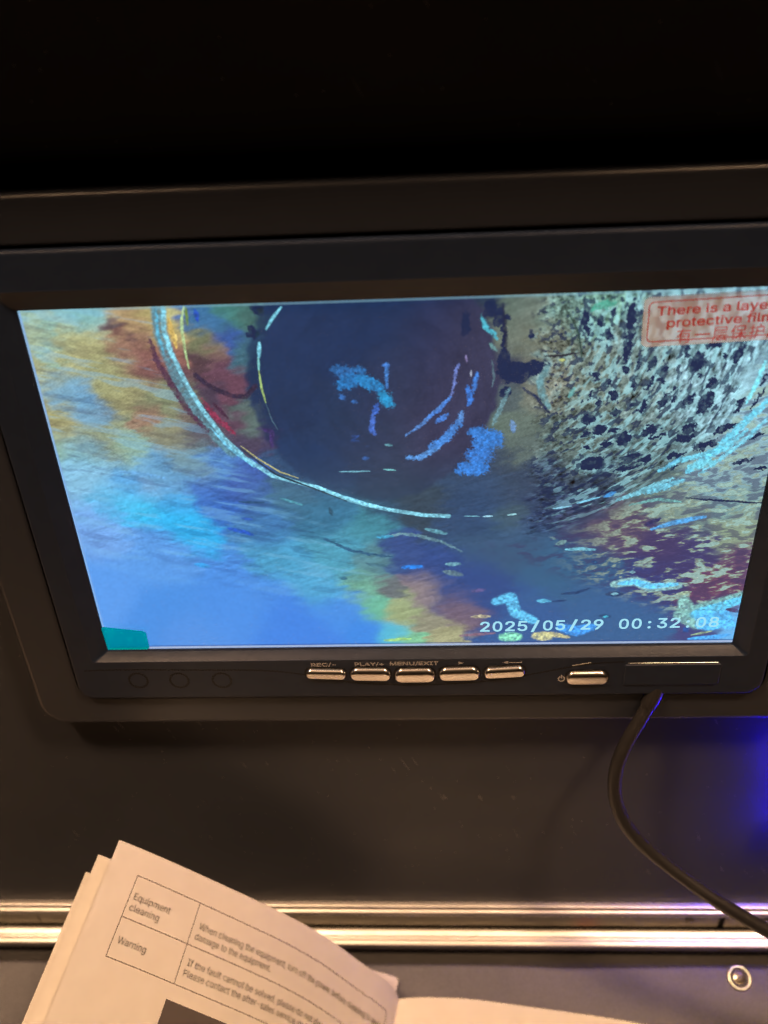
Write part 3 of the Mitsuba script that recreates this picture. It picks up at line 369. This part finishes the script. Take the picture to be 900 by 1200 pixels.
def picture(p, n, uv):
    X0, Y0 = (uv.x - .5) * 154.0, (uv.y - .5) * 87.0
    # place along and across the pipe wall, for streaks that run round the pipe
    px, py = X0 - 14., Y0 - 38.
    rad = dr.sqrt(px * px + py * py * 1.25)
    th = dr.atan2(py, px) * 48.
    calm = smoothstep(-6., 10., -(Y0 + .28 * X0 + 33.)) * smoothstep(-2., 8., -X0)
    low = smoothstep(56., 61., rad) * smoothstep(0., 14., X0)
    # smeared video: the colour field is read at a jittered place
    wx = (fbm(X0 * .16 + 9., Y0 * .3, 2., 3) - .5) * 7.0 + (noise(X0 * .5 + Y0 * .2, Y0 * 1.3 - X0 * .3, 5.) - .5) * 2.2
    wy = (fbm(X0 * .16, Y0 * .3 + 31., 4., 3) - .5) * 4.5 + (noise(X0 * .45 + 40. + Y0 * .2, Y0 * 1.4 - X0 * .3, 7.) - .5) * 1.3
    X, Y = X0 + wx * (1 - .7 * calm), Y0 + wy * (1 - .7 * calm)
    sw, sr, sg, sb = mi.Float(1e-6), mi.Float(0), mi.Float(0), mi.Float(0)
    for x, y, r, cr, cg, cb in BASE_PTS:
        d2 = (dr.square(X - x) + dr.square(Y - y)) * (1.0 / (r * r))
        w = dr.exp(-.75 * d2) * (4.0 / (r + 1.0)) + 2e-4 * dr.rcp(.3 + d2 * d2)
        sw += w
        sr += w * cr
        sg += w * cg
        sb += w * cb
    c = mi.Color3f(sr, sg, sb) / sw
    c = mix(c, mi.Color3f(mi.luminance(c)) * mi.Color3f(.92, 1.04, .96), .06 + .14 * smoothstep(-6., 4., Y0) + .28 * smoothstep(16., 24., X0) * smoothstep(-14., -4., Y0))
    c = mix(c, mi.Color3f(.13, .27, .36), .10 * (1 - calm))
    inner = smoothstep(26.6, 25.2, dr.sqrt(dr.square(X0 + 6.8) + dr.square(Y0 - 26.) * .88) + 1.2 * (noise(X0 * .5, Y0 * .5, 2.) - .5))
    deep = mix((.014, .034, .115), (.050, .052, .113), smoothstep(-14., 14., X0 + .5 * (26. - Y0)))
    deep = mix(deep, (.036, .068, .135), smoothstep(14., -4., Y0))
    ringd = dr.sqrt(dr.square(X0 + 3.) + dr.square(Y0 - 24.))
    deep = deep * (1 + .35 * (fbm(ringd * .7, dr.atan2(Y0 - 24., X0 + 3.) * 3., 3., 3) - .5) + .18 * (noise(X0 * .35, Y0 * .35, 8.) - .5))
    c = mix(c, deep, inner * (.7 + .3 * smoothstep(-4., 8., X0)))
    # streaks on the near wall
    streak = fbm(X0 * .25 + Y0 * .2, Y0 * 1.5 - X0 * .45, 1., 3)
    fine = noise(X0 * 2.6, Y0 * 2.6, 3.)
    water = smoothstep(57., 61., rad) * smoothstep(-2., 4., X0 - 10. + .3 * (Y0 + 20.))
    c = c * (1 + (1 - calm) * (1 - .8 * dr.maximum(inner, water)) * ((streak - .5) * .38 + (fine - .5) * .2))
    left = smoothstep(60., 64., dr.sqrt(px * px + py * py * 1.25)) * (1 - calm) * (1 - inner) * (1 - water) * smoothstep(6., -14., X0 - .3 * Y0)
    wave = fbm(X0 * .13 + Y0 * .05, Y0 * .75 + X0 * .16, 6., 4)
    c = mix(c, mi.Color3f(.20, .48, .70), left * smoothstep(.54, .72, wave) * .32)
    c = mix(c, c * mi.Color3f(.55, .50, .62), left * smoothstep(.46, .30, wave) * .4)
    # grain of the far right wall
    right = smoothstep(25., 29., X0 + .6 * (noise(Y0 * .8, 3., 1.) - .5) * 6.) * smoothstep(60., 54., rad + 3. * (noise(th * .2, 3., 8.) - .5))
    grain = fbm(X0 * 1.1 + 3., Y0 * 1.1, 8., 3)
    run = fbm(th * .28, rad * 1.25, 12., 3)
    pore = fbm(th * .95, rad * 2.0, 40., 3)
    c = c * (1 + right * ((grain - .5) * 1.1 + (run - .5) * 1.2 + (pore - .5) * 1.5))
    c = mix(c, mi.Color3f(.26, .56, .62), right * smoothstep(.54, .68, run) * .6 * smoothstep(22., 45., X0))
    # pebbles on the lower right wall
    tl = Y0 - .16 * X0 + 1.2 * (noise(X0 * .2, Y0 * .2, 5.) - .5)
    peb = .5 * fbm(X0 * .28, tl * .95, 20., 3) + .5 * fbm(X0 * .44 + 9., tl * 1.0 + .1 * X0, 24., 3)
    lo = low * smoothstep(-1., 5., .42 * (X0 - 34.) + (Y0 + 24.)) * smoothstep(.0, 2., 100. - rad)
    c = mix(c, mi.Color3f(.06, .05, .15), lo * smoothstep(.50, .60, peb) * .55)
    c = mix(c, mi.Color3f(.30, .38, .28) * (.6 + .6 * fine), lo * smoothstep(.50, .40, peb + .12 * (fbm(X0 * .9, Y0 * 2.2, 3., 2) - .5)) * smoothstep(30., 50., X0) * .75)
    c = mix(c, mi.Color3f(.30, .52, .50), lo * smoothstep(.42, .36, peb) * smoothstep(40., 60., X0) * .6)
    # pits, stretched round the pipe
    j1, j2, j3, j4 = noise(X0 * 1.2, Y0 * 1.2, 1.) - .5, noise(X0 * 3.9, Y0 * 3.9, 2.) - .5, noise(X0 * 1.2, Y0 * 1.2, 3.) - .5, noise(X0 * 3.9, Y0 * 3.9, 4.) - .5
    jx, jy = X0 + j1 * 1.0 + j2 * .55, Y0 + j3 * 1.0 + j4 * .55
    pit = mi.Float(9)
    for x, y, rx, ry, a in HOLES:
        ca, sa = math.cos(math.radians(a)), math.sin(math.radians(a))
        dx, dy = jx - x, jy - y
        pit = dr.minimum(pit, dr.square((dx * ca + dy * sa) / rx) + dr.square((dy * ca - dx * sa) / ry))
    small = right * smoothstep(.575, .64, fbm(th * .5 + 7., rad * 1.15, 31., 3)) * .8
    c = mix(c, mi.Color3f(.25, .50, .55) * (.5 + grain), right * smoothstep(2.3, 1.4, pit) * .4)
    c = mix(c, mi.Color3f(.016, .030, .095), dr.maximum(smoothstep(.86, .56, pit), small) * (.72 + .28 * smoothstep(.2, .5, grain)))
    # drawn edges and reflections
    lace = .35 * mikit.cell_rand(X0 * 1.9, Y0 * 1.9, 5) + .65 * fbm(X0 * 2.9, Y0 * 2.9, 14., 2)
    mott = noise(X0 * 1.7, Y0 * 1.7, 9.)
    for hw, jag, col, pts in STROKES:
        nx = X0 + (j1 * .9 + j2 * 1.3) * jag
        ny = Y0 + (j3 * .9 + j4 * 1.3) * jag
        long_ = len(pts) > 5
        q, n_ = mi.Float(1e3), len(pts) - 1
        for i, ((ax, ay), (bx, by)) in enumerate(zip(pts[:-1], pts[1:])):
            ex, ey = bx - ax, by - ay
            t = dr.clip(((nx - ax) * ex + (ny - ay) * ey) * (1.0 / max(ex * ex + ey * ey, 1e-6)), 0, 1)
            d = dr.sqrt(dr.square(nx - ax - t * ex) + dr.square(ny - ay - t * ey))
            if not long_:  # thins out to its ends
                u = (i + t) * (2.0 / n_) - 1
                d += hw * (.6 if hw < .8 else .3) * u * u
            q = dr.minimum(q, d)
        if jag > .19:
            q += hw * .9 * (lace - .45)
        s = .12 + .22 * hw
        alpha = smoothstep(hw * 1.1 + s, hw * 1.1 - s, q) * (.62 + .5 * mott if hw > .25 else 1.)
        c = mix(c, mi.Color3f(col) * (.6 + .5 * fine + .3 * mott), dr.minimum(alpha, 1))
    c = c * (.74 + .75 * mi.luminance(c))
    # rim of the lit panel
    c = mix(c, mi.Color3f(.03, .07, .25), smoothstep(.16, .1, dr.abs(Y0 + 42.62)) * .75)
    c = mix(c, mi.Color3f(.33, .42, .62), smoothstep(.36, .26, dr.abs(Y0 + 43.15)))
    c = mix(c, mi.Color3f(.22, .42, .75), smoothstep(.30, .2, dr.abs(X0 + 76.75)) * .8)
    c = mix(c, mi.Color3f(.22, .42, .52), smoothstep(.30, .2, dr.abs(Y0 - 43.2)) * .4)
    # pixel rows of the panel
    c = c * (1 + .14 * (mikit.cell_rand(X0 * 2.6, Y0 * 2.6, 1) - .5) + .07 * (1 - .7 * calm) * dr.sin(X0 * 9.5) * dr.sin((Y0 + .3 * X0) * 10.5))
    return dr.maximum(c, 0) * SCREEN_GAIN


q = trimesh.Trimesh([[-77, -43.5, 0], [77, -43.5, 0], [77, 43.5, 0], [-77, 43.5, 0]], [[0, 1, 2], [0, 2, 3]], process=False)
add('video_monitor__screen', lid(q), 'screen_glass', label='lit colour screen with a view into a pipe', uv=np.array([[0, 0], [1, 0], [1, 1], [0, 1.]]),
    emitter={'type': 'area', 'radiance': mikit.proc(picture)})

# date and time in the corner of the picture, one cell per character
chars = []
for s, x0, step in (('2025/05/29', 16.0, 3.02), ('00:32:08', 49.2, 3.03)):
    for i, ch in enumerate(s):
        w = {'/': 2.0, ':': .75}.get(ch, 2.35)
        h = 2.85
        m = text(ch, h, w, True, .04, 0, -39.15, .12, True)
        m.apply_translation((x0 + step * i + 1.3, .011 * (x0 + step * i - 16), 0))
        chars.append(m)
add('video_monitor__screen__date_and_time', lid(cat(chars)), 'screen_glass', label='pale blue digits reading 2025/05/29 00:32:08',
    emitter={'type': 'area', 'radiance': rgb(.36, .76, .90)})

# buttons
for i, (x, y, w, h, a, lab) in enumerate(((-22.1, -49.85, 10.0, 3.0, -2.5, 'left chrome button under REC'), (-11.0, -50.15, 10.0, 3.9, -1.5, 'chrome button under PLAY'), (0, -50.6, 10.0, 4.3, 0, 'middle chrome button under MENU/EXIT'),
                                         (11.0, -50.25, 10.0, 4.1, 1, 'chrome button under the small arrow head'), (22.1, -49.8, 10.0, 3.3, 3.5, 'chrome button under the long arrow'), (42.4, -51.9, 10.2, 4.0, 0, 'right-hand chrome power button'))):
    bx = (-w / 2, w / 2, -h / 2, h / 2)
    r = h * .47
    # a rounded upper bevel and a main face that tips a little downwards
    top = (-w / 2 + .45, w / 2 - .45, -h / 2 + .16 * h, h / 2 - .36 * h)
    rs = [ring(bx, r, 2.2, 9), ring(bx, r, 2.65, 9)]
    r2_ = (top[3] - top[2]) * .45
    for k in range(1, 9):
        g_ = math.radians(90 * k / 8)
        f_ = 1 - math.cos(g_)
        q_ = ring(tuple(o + (t_ - o) * f_ for o, t_ in zip(bx, top)), r + (r2_ - r) * f_, 0, 9)
        q_[:, 2] = 2.65 + .95 * math.sin(g_) + (q_[:, 1] * math.tan(math.radians(9.5)) - .0) * f_
        rs.append(q_)
    for k in (.5, .15):
        cxy = q_.mean(axis=0)
        q2 = cxy + (q_ - cxy) * k
        q2[:, 2] += .02 * (1 - k)
        rs.append(q2)
    m = loft(rs, True)
    m.apply_transform(trimesh.transformations.rotation_matrix(math.radians(a), [0, 0, 1]))
    m.apply_translation((x, y, 0))
    add(f'video_monitor__{num("button", i)}', lid(m), 'chrome', smooth=60, label=lab)
    bo = inset(bx, -.45)
    g = loft([ring(bo, r + .4, 2.53, 9), ring(inset(bx, .1), r, 2.53, 9)])
    g.apply_transform(trimesh.transformations.rotation_matrix(math.radians(a), [0, 0, 1]))
    g.apply_translation((x, y, 0))
    add(f'video_monitor__{num("button", i)}__gap', lid(g), 'groove_black')
tri = lambda x, y, s: trimesh.creation.extrude_polygon(Polygon([(x - s, y - s * .7), (x + s, y), (x - s, y + s * .7)]), .04, engine='earcut')
lab = [text('REC/-', 1.05, 6.2, True, .04, -22.6, -47.65, 2.53, True), text('PLAY/+', 1.05, 7.2, True, .04, -11.2, -47.6, 2.53, True), text('MENU/EXIT', 1.05, 12.0, True, .04, -.1, -47.5, 2.53, True)]
for t_ in (tri(11.4, -47.0, .62), tri(-21.9, -46.95, -.62)):
    t_.apply_translation((0, 0, 2.53))
    if t_.bounds[0][0] < -20:
        t_.apply_translation((44.2, 0, 0))
    lab.append(t_)
lab += [box(23.1, 26.3, -47.1, -46.92, 2.53, 2.57), box(26.15, 26.3, -47.1, -46.6, 2.53, 2.57)]
pw = LineString([(36.2 + .75 * math.cos(math.radians(a)), -52.4 + .75 * math.sin(math.radians(a))) for a in range(125, 416, 10)]).buffer(.16)
for g in (pw, LineString([(36.2, -52.2), (36.2, -51.3)]).buffer(.15)):
    m = trimesh.creation.extrude_polygon(g, .04, engine='earcut')
    m.apply_translation((0, 0, 2.53))
    lab.append(m)
add('video_monitor__button_lettering', lid(cat(lab)), 'print_grey', label='small grey words REC/-, PLAY/+ and MENU/EXIT with arrows and a power sign')
# swoosh groove, three blind key rings, card slot cover
sw = spline([(-83.2, -48.4), (-72, -48.15), (-52, -48.5), (-36, -49.0), (-29, -50.0), (-18.4, -52.5), (-8, -53.7), (.75, -54.0), (10, -53.7), (21.9, -52.3), (32.4, -50.0), (38, -48.7), (42.6, -47.75), (47, -47.35), (51.0, -47.2)], 120)
sw = np.column_stack([sw, np.full(len(sw), 2.44)])
def ribbon(line, w, z):
    m = trimesh.creation.extrude_polygon(LineString(line[:, :2]).buffer(w), .02, engine='earcut')
    m.apply_translation((0, 0, z))
    return m


add('video_monitor__groove', lid(ribbon(sw, .2, 2.5)), 'groove_black', label='thin curved seam sweeping under the buttons')
hl = np.column_stack([spline([(38.6, -48.25), (40.5, -47.85), (43.2, -47.3)], 14), np.full(14, 2.5)])
add('video_monitor__seam_glint', lid(tube(hl, .16, 8)), 'chrome', smooth=60)  # chrome sliver added as the bright glint on the seam
for i, x in enumerate((-70.1, -59.6, -48.7)):
    a = np.linspace(0, 2 * math.pi, 49)
    c = np.column_stack([x + 2.35 * np.cos(a), -51.7 - .1 * i + 2.35 * np.sin(a), np.full(49, 2.44)])
    add(f'video_monitor__{num("blind_key", i)}', lid(ribbon(c, .27, 2.5)), 'groove_black')
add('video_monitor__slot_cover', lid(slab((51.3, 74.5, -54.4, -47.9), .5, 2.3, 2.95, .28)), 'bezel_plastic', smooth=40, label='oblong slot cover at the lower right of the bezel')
add('video_monitor__slot_glint', lid(tube([(52.0, -47.62, 2.55), (58, -47.6, 2.58), (66, -47.58, 2.58), (73.6, -47.55, 2.55)], [.08, .2, .2, .16], 8)), 'chrome', smooth=60)  # thin chrome line drawn as the highlight along the cover top

# ---------------------------------------------------------------- sticker and pull tab on the screen
a_st = 2.0  # the sticker sits slightly askew


def askew(m):
    m = m.copy()
    m.apply_translation((-61.0, -37.6, 0))
    m.apply_transform(trimesh.transformations.rotation_matrix(math.radians(a_st), [0, 0, 1]))
    m.apply_translation((61.2, 37.7, 0))
    return lid(m)


thing('warning_sticker', 'translucent white sticker with red bilingual lettering on the upper right corner of the screen', 'sticker')
SB = (46.5, 76.8, 32.5, 42.6)
add('warning_sticker__film', askew(loft([ring(SB, 1.3, .28)], True)), 'sticker_film')
st = [loft([ring(inset(SB, .95), 1.0, .34), ring(inset(SB, 1.17), .85, .34)])]
st.append(text('There is a layer of', 1.72, 26.0, True, .02, 49.1, 38.85, .33))
st.append(text('protective film', 1.72, 20.4, True, .02, 51.2, 36.35, .33))
CJK = json.loads('''[[[[[4,30],[21,46],[31,63],[30,64],[6,64],[6,71],[35,71],[39,84],[46,83],[43,71],[94,71],[94,64],[39,64],[35,56],[35,53],[82,53],[82,-3],[79,-7],[60,-8],[58,-2],[74,-1],[75,11],[34,11],[33,-8],[26,-8],[26,40],[10,25]],[[33,19],[75,18],[75,29],[33,29]],[[33,36],[74,35],[75,46],[33,46]]]],[[[[4,43],[96,43],[96,35],[4,35]]]],[[[[24,21],[24,28],[94,28],[94,21],[53,21],[39,2],[40,1],[74,3],[75,7],[69,16],[76,18],[91,-6],[84,-9],[79,-2],[29,-7],[26,0],[33,5],[43,21]]],[[[3,-5],[9,8],[13,31],[13,79],[89,79],[88,54],[21,54],[20,25],[16,5],[10,-8]],[[21,62],[81,61],[81,73],[21,73]]],[[[30,45],[87,46],[87,39],[30,39]]]],[[[[28,1],[38,8],[54,26],[54,28],[31,28],[31,35],[60,36],[60,47],[38,47],[38,80],[90,80],[90,47],[67,47],[67,36],[95,35],[95,28],[73,28],[73,26],[87,9],[98,1],[93,-4],[90,-3],[78,8],[68,22],[67,-8],[60,-8],[60,21],[40,0],[34,-4]],[[45,55],[82,54],[82,73],[45,73]]],[[[3,42],[3,45],[19,65],[27,84],[33,83],[34,79],[24,59],[24,-8],[17,-8],[17,47],[7,37]]]],[[[[33,-4],[43,17],[45,34],[45,67],[68,67],[59,81],[66,84],[75,72],[72,67],[92,67],[92,27],[85,27],[85,34],[52,34],[50,14],[45,0],[39,-8]],[[52,42],[85,41],[85,60],[52,60]]],[[[4,29],[6,32],[19,36],[19,57],[5,57],[5,64],[19,64],[19,84],[26,84],[26,64],[38,64],[38,57],[26,57],[26,38],[37,40],[38,33],[26,30],[26,-3],[23,-7],[9,-8],[7,-1],[19,0],[19,26],[6,24]]]],[[[[36,-4],[37,-2],[51,3],[57,9],[58,13],[39,14],[38,21],[61,21],[62,27],[61,28],[44,28],[44,59],[89,59],[89,29],[69,28],[69,22],[94,21],[94,14],[74,13],[82,3],[95,-2],[92,-8],[87,-8],[78,-3],[66,11],[56,-2],[49,-6],[39,-8]],[[50,35],[82,34],[82,41],[50,41]],[[50,48],[52,46],[82,46],[82,54],[50,54]]],[[[38,70],[38,76],[52,76],[52,84],[59,84],[59,76],[74,76],[74,84],[80,84],[80,76],[95,76],[95,70],[81,70],[80,62],[74,62],[73,70],[59,70],[59,63],[52,62],[52,70]]],[[[3,-5],[9,19],[10,80],[34,80],[34,-4],[31,-7],[20,-7],[19,-1],[28,-1],[28,25],[17,26],[11,-4],[9,-8]],[[17,73],[16,57],[28,57],[28,73]],[[28,49],[16,50],[16,33],[28,33]]]]]''')
for i, glyph in enumerate(CJK):
    for rings_ in glyph:
        m = trimesh.creation.extrude_polygon(Polygon(rings_[0], rings_[1:]), .02 * 100 / 3.25, engine='earcut')
        m.apply_scale(3.25 / 100)
        m.apply_translation((53.1 + 3.5 * i, 33.2, .33))
        st.append(m)
add('warning_sticker__lettering', askew(cat(st)), 'sticker_ink', label='red lettering and thin red border line on the sticker')
tb = np.array([(-76.9, -43.45, .32), (-67.0, -43.45, .32), (-66.2, -42.9, .4), (-65.9, -37.6, 1.0), (-66.6, -37.0, 1.05), (-76.3, -35.6, 1.0), (-76.95, -36.2, .9)])
tm = loft([tb], True)
add('pull_tab', lid(tm), 'teal_film', label='small teal plastic tab in the lower left corner of the screen', cat='film tab')

# ---------------------------------------------------------------- cable
cp = [(59.9, -57.5, .6), (59.6, -58.9, 1.1), (53.9, -70.3, 5.2), (50.6, -81.4, 9), (53.6, -92.8, 13), (62.5, -101.5, 17.2), (77.5, -110.0, 24), (88.9, -115.3, 28), (105, -123.1, 32), (125, -140, 33), (150, -170, 32), (178, -200, 30), (215, -235, 18)]
cs = spline(cp, 150)
thing('power_cable', 'black rubber cable hanging from under the monitor across the hinge to the right', 'cable')
add('power_cable__lead', lid(tube(cs, 1.75, 18)), 'cable_rubber', smooth=60)
pl = spline([(60.2, -56.4, -.2), (59.9, -58.2, .8), (58.2, -62.0, 2.4)], 12)
add('power_cable__strain_relief', lid(tube(pl, np.linspace(2.6, 1.95, 12), 18)), 'cable_rubber', smooth=60)

# ---------------------------------------------------------------- booklet
DN = -V3(0.2227, 0.9747, -0.0175)
A = CubicSpline(*(lambda P: (np.r_[0, np.cumsum(np.linalg.norm(np.diff(P, axis=0), axis=1))], P))(np.array(
    [[-77.8, 8.0, 76.3], [-66.1, 4.8, 67.2], [-52.3, 0.6, 56.0], [-43.6, -2.1, 48.6], [-26.6, -8.4, 30.8], [-16.7, -13.6, 18.5], [-9.3, -18.0, 7.6], [-7.9, -20.4, 2.7]])))
LEN = 106.7


def page(u, v, off=0.0):
    u, v = np.asarray(u, float), np.asarray(v, float)
    t = A(np.clip(u, 0, LEN), 1)
    t /= np.linalg.norm(t, axis=-1, keepdims=True)
    n = np.cross(np.broadcast_to(DN, t.shape), t)
    n /= np.linalg.norm(n, axis=-1, keepdims=True)
    n *= np.where(n[..., 2:] < 0, -1, 1)
    return A(np.clip(u, 0, LEN)) + v[..., None] * DN + np.asarray(off)[..., None] * n


def sheet(fn, us, vs):
    g = [fn(us, np.full(len(us), v)) for v in vs]
    return loft(g, closed=False)


us = np.r_[0, .4, np.linspace(1, LEN, 60)]
vs = np.linspace(0, 148, 12)
thing('instruction_booklet', 'open paper instruction booklet with a printed table, leaning on the case base', 'booklet')
add('instruction_booklet__page', sheet(lambda u, v: page(u, v), us, vs), 'paper', smooth=True, label='curling left page printed with a two row table')
for i, (d, w) in enumerate((((-6.4, -2.6, -3.6), .0), ((-10.6, -5.9, -7.6), .0), ((-11.2, -6.8, -9.), 0.))):
    dd = V3(*d)
    add(f'instruction_booklet__page_{i + 1:03d}', sheet(lambda u, v: page(u, v) + dd * (1 - (u / LEN) ** 2)[:, None] + V3(0, 0, -.6 * (i + 1)), us[us < 100], vs), 'paper', smooth=True)
RP = spline([[-7.9, -20.4, 2.6], [-4, -20.1, 4.0], [.7, -20.1, 5.0], [11.1, -20.4, 6.4], [26.3, -21.9, 6.8], [51.4, -24.6, 5.4], [71.1, -27.2, 3.0], [92, -31.0, 1.4]], 50)
add('instruction_booklet__page_004', loft([RP + DN * v for v in vs], closed=False), 'paper', smooth=True, label='blank right page lying flat on the base')
for i in range(3):
    z = np.linspace(1, .25, 50)[:, None] * V3(0, 0, -.7 * (i + 1)) + DN * (.25 * (i + 1))
    add(f'instruction_booklet__page_{i + 5:03d}', loft([np.maximum(RP + z, [-999, -999, -4.6 + .2 * (3 - i)]) + DN * v for v in vs], closed=False), 'paper', smooth=True)
bk = spline([[-34, -7.5, 19.0], [-25.2, -10.2, 11.0], [-17.9, -12.0, 1.9], [-10.0, -13.6, -2.1], [-8.7, -13.95, -2.9]], 24)
bk2 = np.vstack([bk, [[-8.2, -14.6, -3.1]]])
add('instruction_booklet__page_008', loft([bk2 + DN * v for v in np.linspace(0, 140, 8)], closed=False), 'paper', smooth=True, label='page corner sticking out behind the spine')


def onpage(m, off=.12):
    """Lays lettering drawn in (u right, -v up) on the curved page."""
    v = np.asarray(m.vertices)
    m = m.copy()
    m.vertices = page(v[:, 0], -v[:, 1], off + v[:, 2])
    return m


def pline(u0, v0, u1, v1, w=.2):
    p = LineString([(u0 + (u1 - u0) * t, -(v0 + (v1 - v0) * t)) for t in np.linspace(0, 1, 40)])
    pts = np.array(p.coords)
    d = np.gradient(pts, axis=0)
    d /= np.linalg.norm(d, axis=1, keepdims=True)
    nn = np.column_stack([-d[:, 1], d[:, 0]]) * w / 2
    z = np.zeros((len(pts), 1))
    return loft([np.hstack([pts + nn, z]), np.hstack([pts - nn, z])], closed=False)


ln = [pline(8.1, 6.2, 100, 6.9), pline(8.0, 16.2, 100, 16.9), pline(7.9, 25.5, 100, 26.6), pline(8.1, 6.2, 7.9, 25.5), pline(27.0, 6.35, 27.3, 25.8), pline(100, 6.9, 100, 26.6)]
add('instruction_booklet__table_lines', cat([onpage(m) for m in ln]), 'print_line')
tx = []
for s, u, v, w in (('Equipment', 9.2, 11.7, 10.6), ('cleaning', 9.1, 14.3, 8.5), ('Warning', 9.3, 22.0, 7.9),
                   ('When cleaning the equipment, turn off the power before cleaning to avoid', 28.9, 12.2, 69.8), ('damage to the equipment.', 28.6, 14.7, 24.4),
                   ('If the fault cannot be solved, please do not disassemble it yourself.', 29.0, 20.9, 66.0), ('Please contact the after-sales service staff for repair in time.', 28.8, 23.4, 58.6)):
    tx.append(onpage(text(s, 1.62, w, False, .02, u, -v, 0)))
add('instruction_booklet__print', cat(tx), 'print_ink', label='small dark printed words in the table cells')
blk = cat([pline(26.6, 29.5 + .25 * k, 46.4, 29.7 + .25 * k, .26) for k in range(80)])
blk.vertices[:, 2] = 0
add('instruction_booklet__dark_picture', onpage(blk, .08), 'print_block', label='plain dark grey printed block under the table')
rg = np.array([(math.cos(a), math.sin(a)) for a in np.linspace(0, 2 * math.pi, 40)])
cc = V3(34.5, -36.2)
rgm = loft([np.hstack([cc + rg * 3.4, np.zeros((40, 1))]), np.hstack([cc + rg * 3.0, np.zeros((40, 1))])], closed=False)
add('instruction_booklet__dark_picture__circle', onpage(rgm, .14), 'print_line')

# ---------------------------------------------------------------- blue indicator lamp on the lid panel, just right of the cable
thing('indicator_lamp', 'small blue indicator lamp with an added light-blocking hood on the black lid panel right of the cable', 'lamp')
lc = (109.0, -106.0, -5.0)
add('indicator_lamp__collar', lid(lathe([(3.2, 0), (3.2, .7), (2.7, 1.0), (2.3, 2.5), (2.1, 2.6)], lc, 32)), 'chrome', smooth=40)
add('indicator_lamp__added_hood', lid(lathe([(8.2, 4.5), (8.6, 5.0), (8.0, 6.4), (4.0, 7.2), (.05, 7.4)], lc, 36)), 'rubber', smooth=40)  # added to block blue light from reaching cable and booklet
add('indicator_lamp__lens', lid(lathe([(2.1, 2.6), (2.1, 3.4), (1.9, 3.9), (1.4, 4.2), (.7, 4.35), (.05, 4.4)], lc, 28)), 'screen_glass', smooth=60, emitter={'type': 'area', 'radiance': rgb(*BLUE)})

# ---------------------------------------------------------------- ceiling lamps: shade, lit disc
for key, pos, r, L, lb in LAMPS:
    thing(key, lb, 'lamp')
    m = trimesh.Trimesh(np.vstack([[pos], np.column_stack([pos[0] + r * np.cos(np.arange(40) * math.pi / 20), pos[1] + r * np.sin(np.arange(40) * math.pi / 20), np.full(40, pos[2])])]),
                        [(0, 1 + (i + 1) % 40, 1 + i) for i in range(40)], process=False)
    add(f'{key}__disc', m, 'lamp_white', emitter={'type': 'area', 'radiance': rgb(*(WARM * L))})
    add(f'{key}__shade', lathe([(r + 14, -30), (r + 6, 6), (r * .6, 26), (8, 34), (8, 90)], pos, 40, False), 'lamp_white', smooth=40)
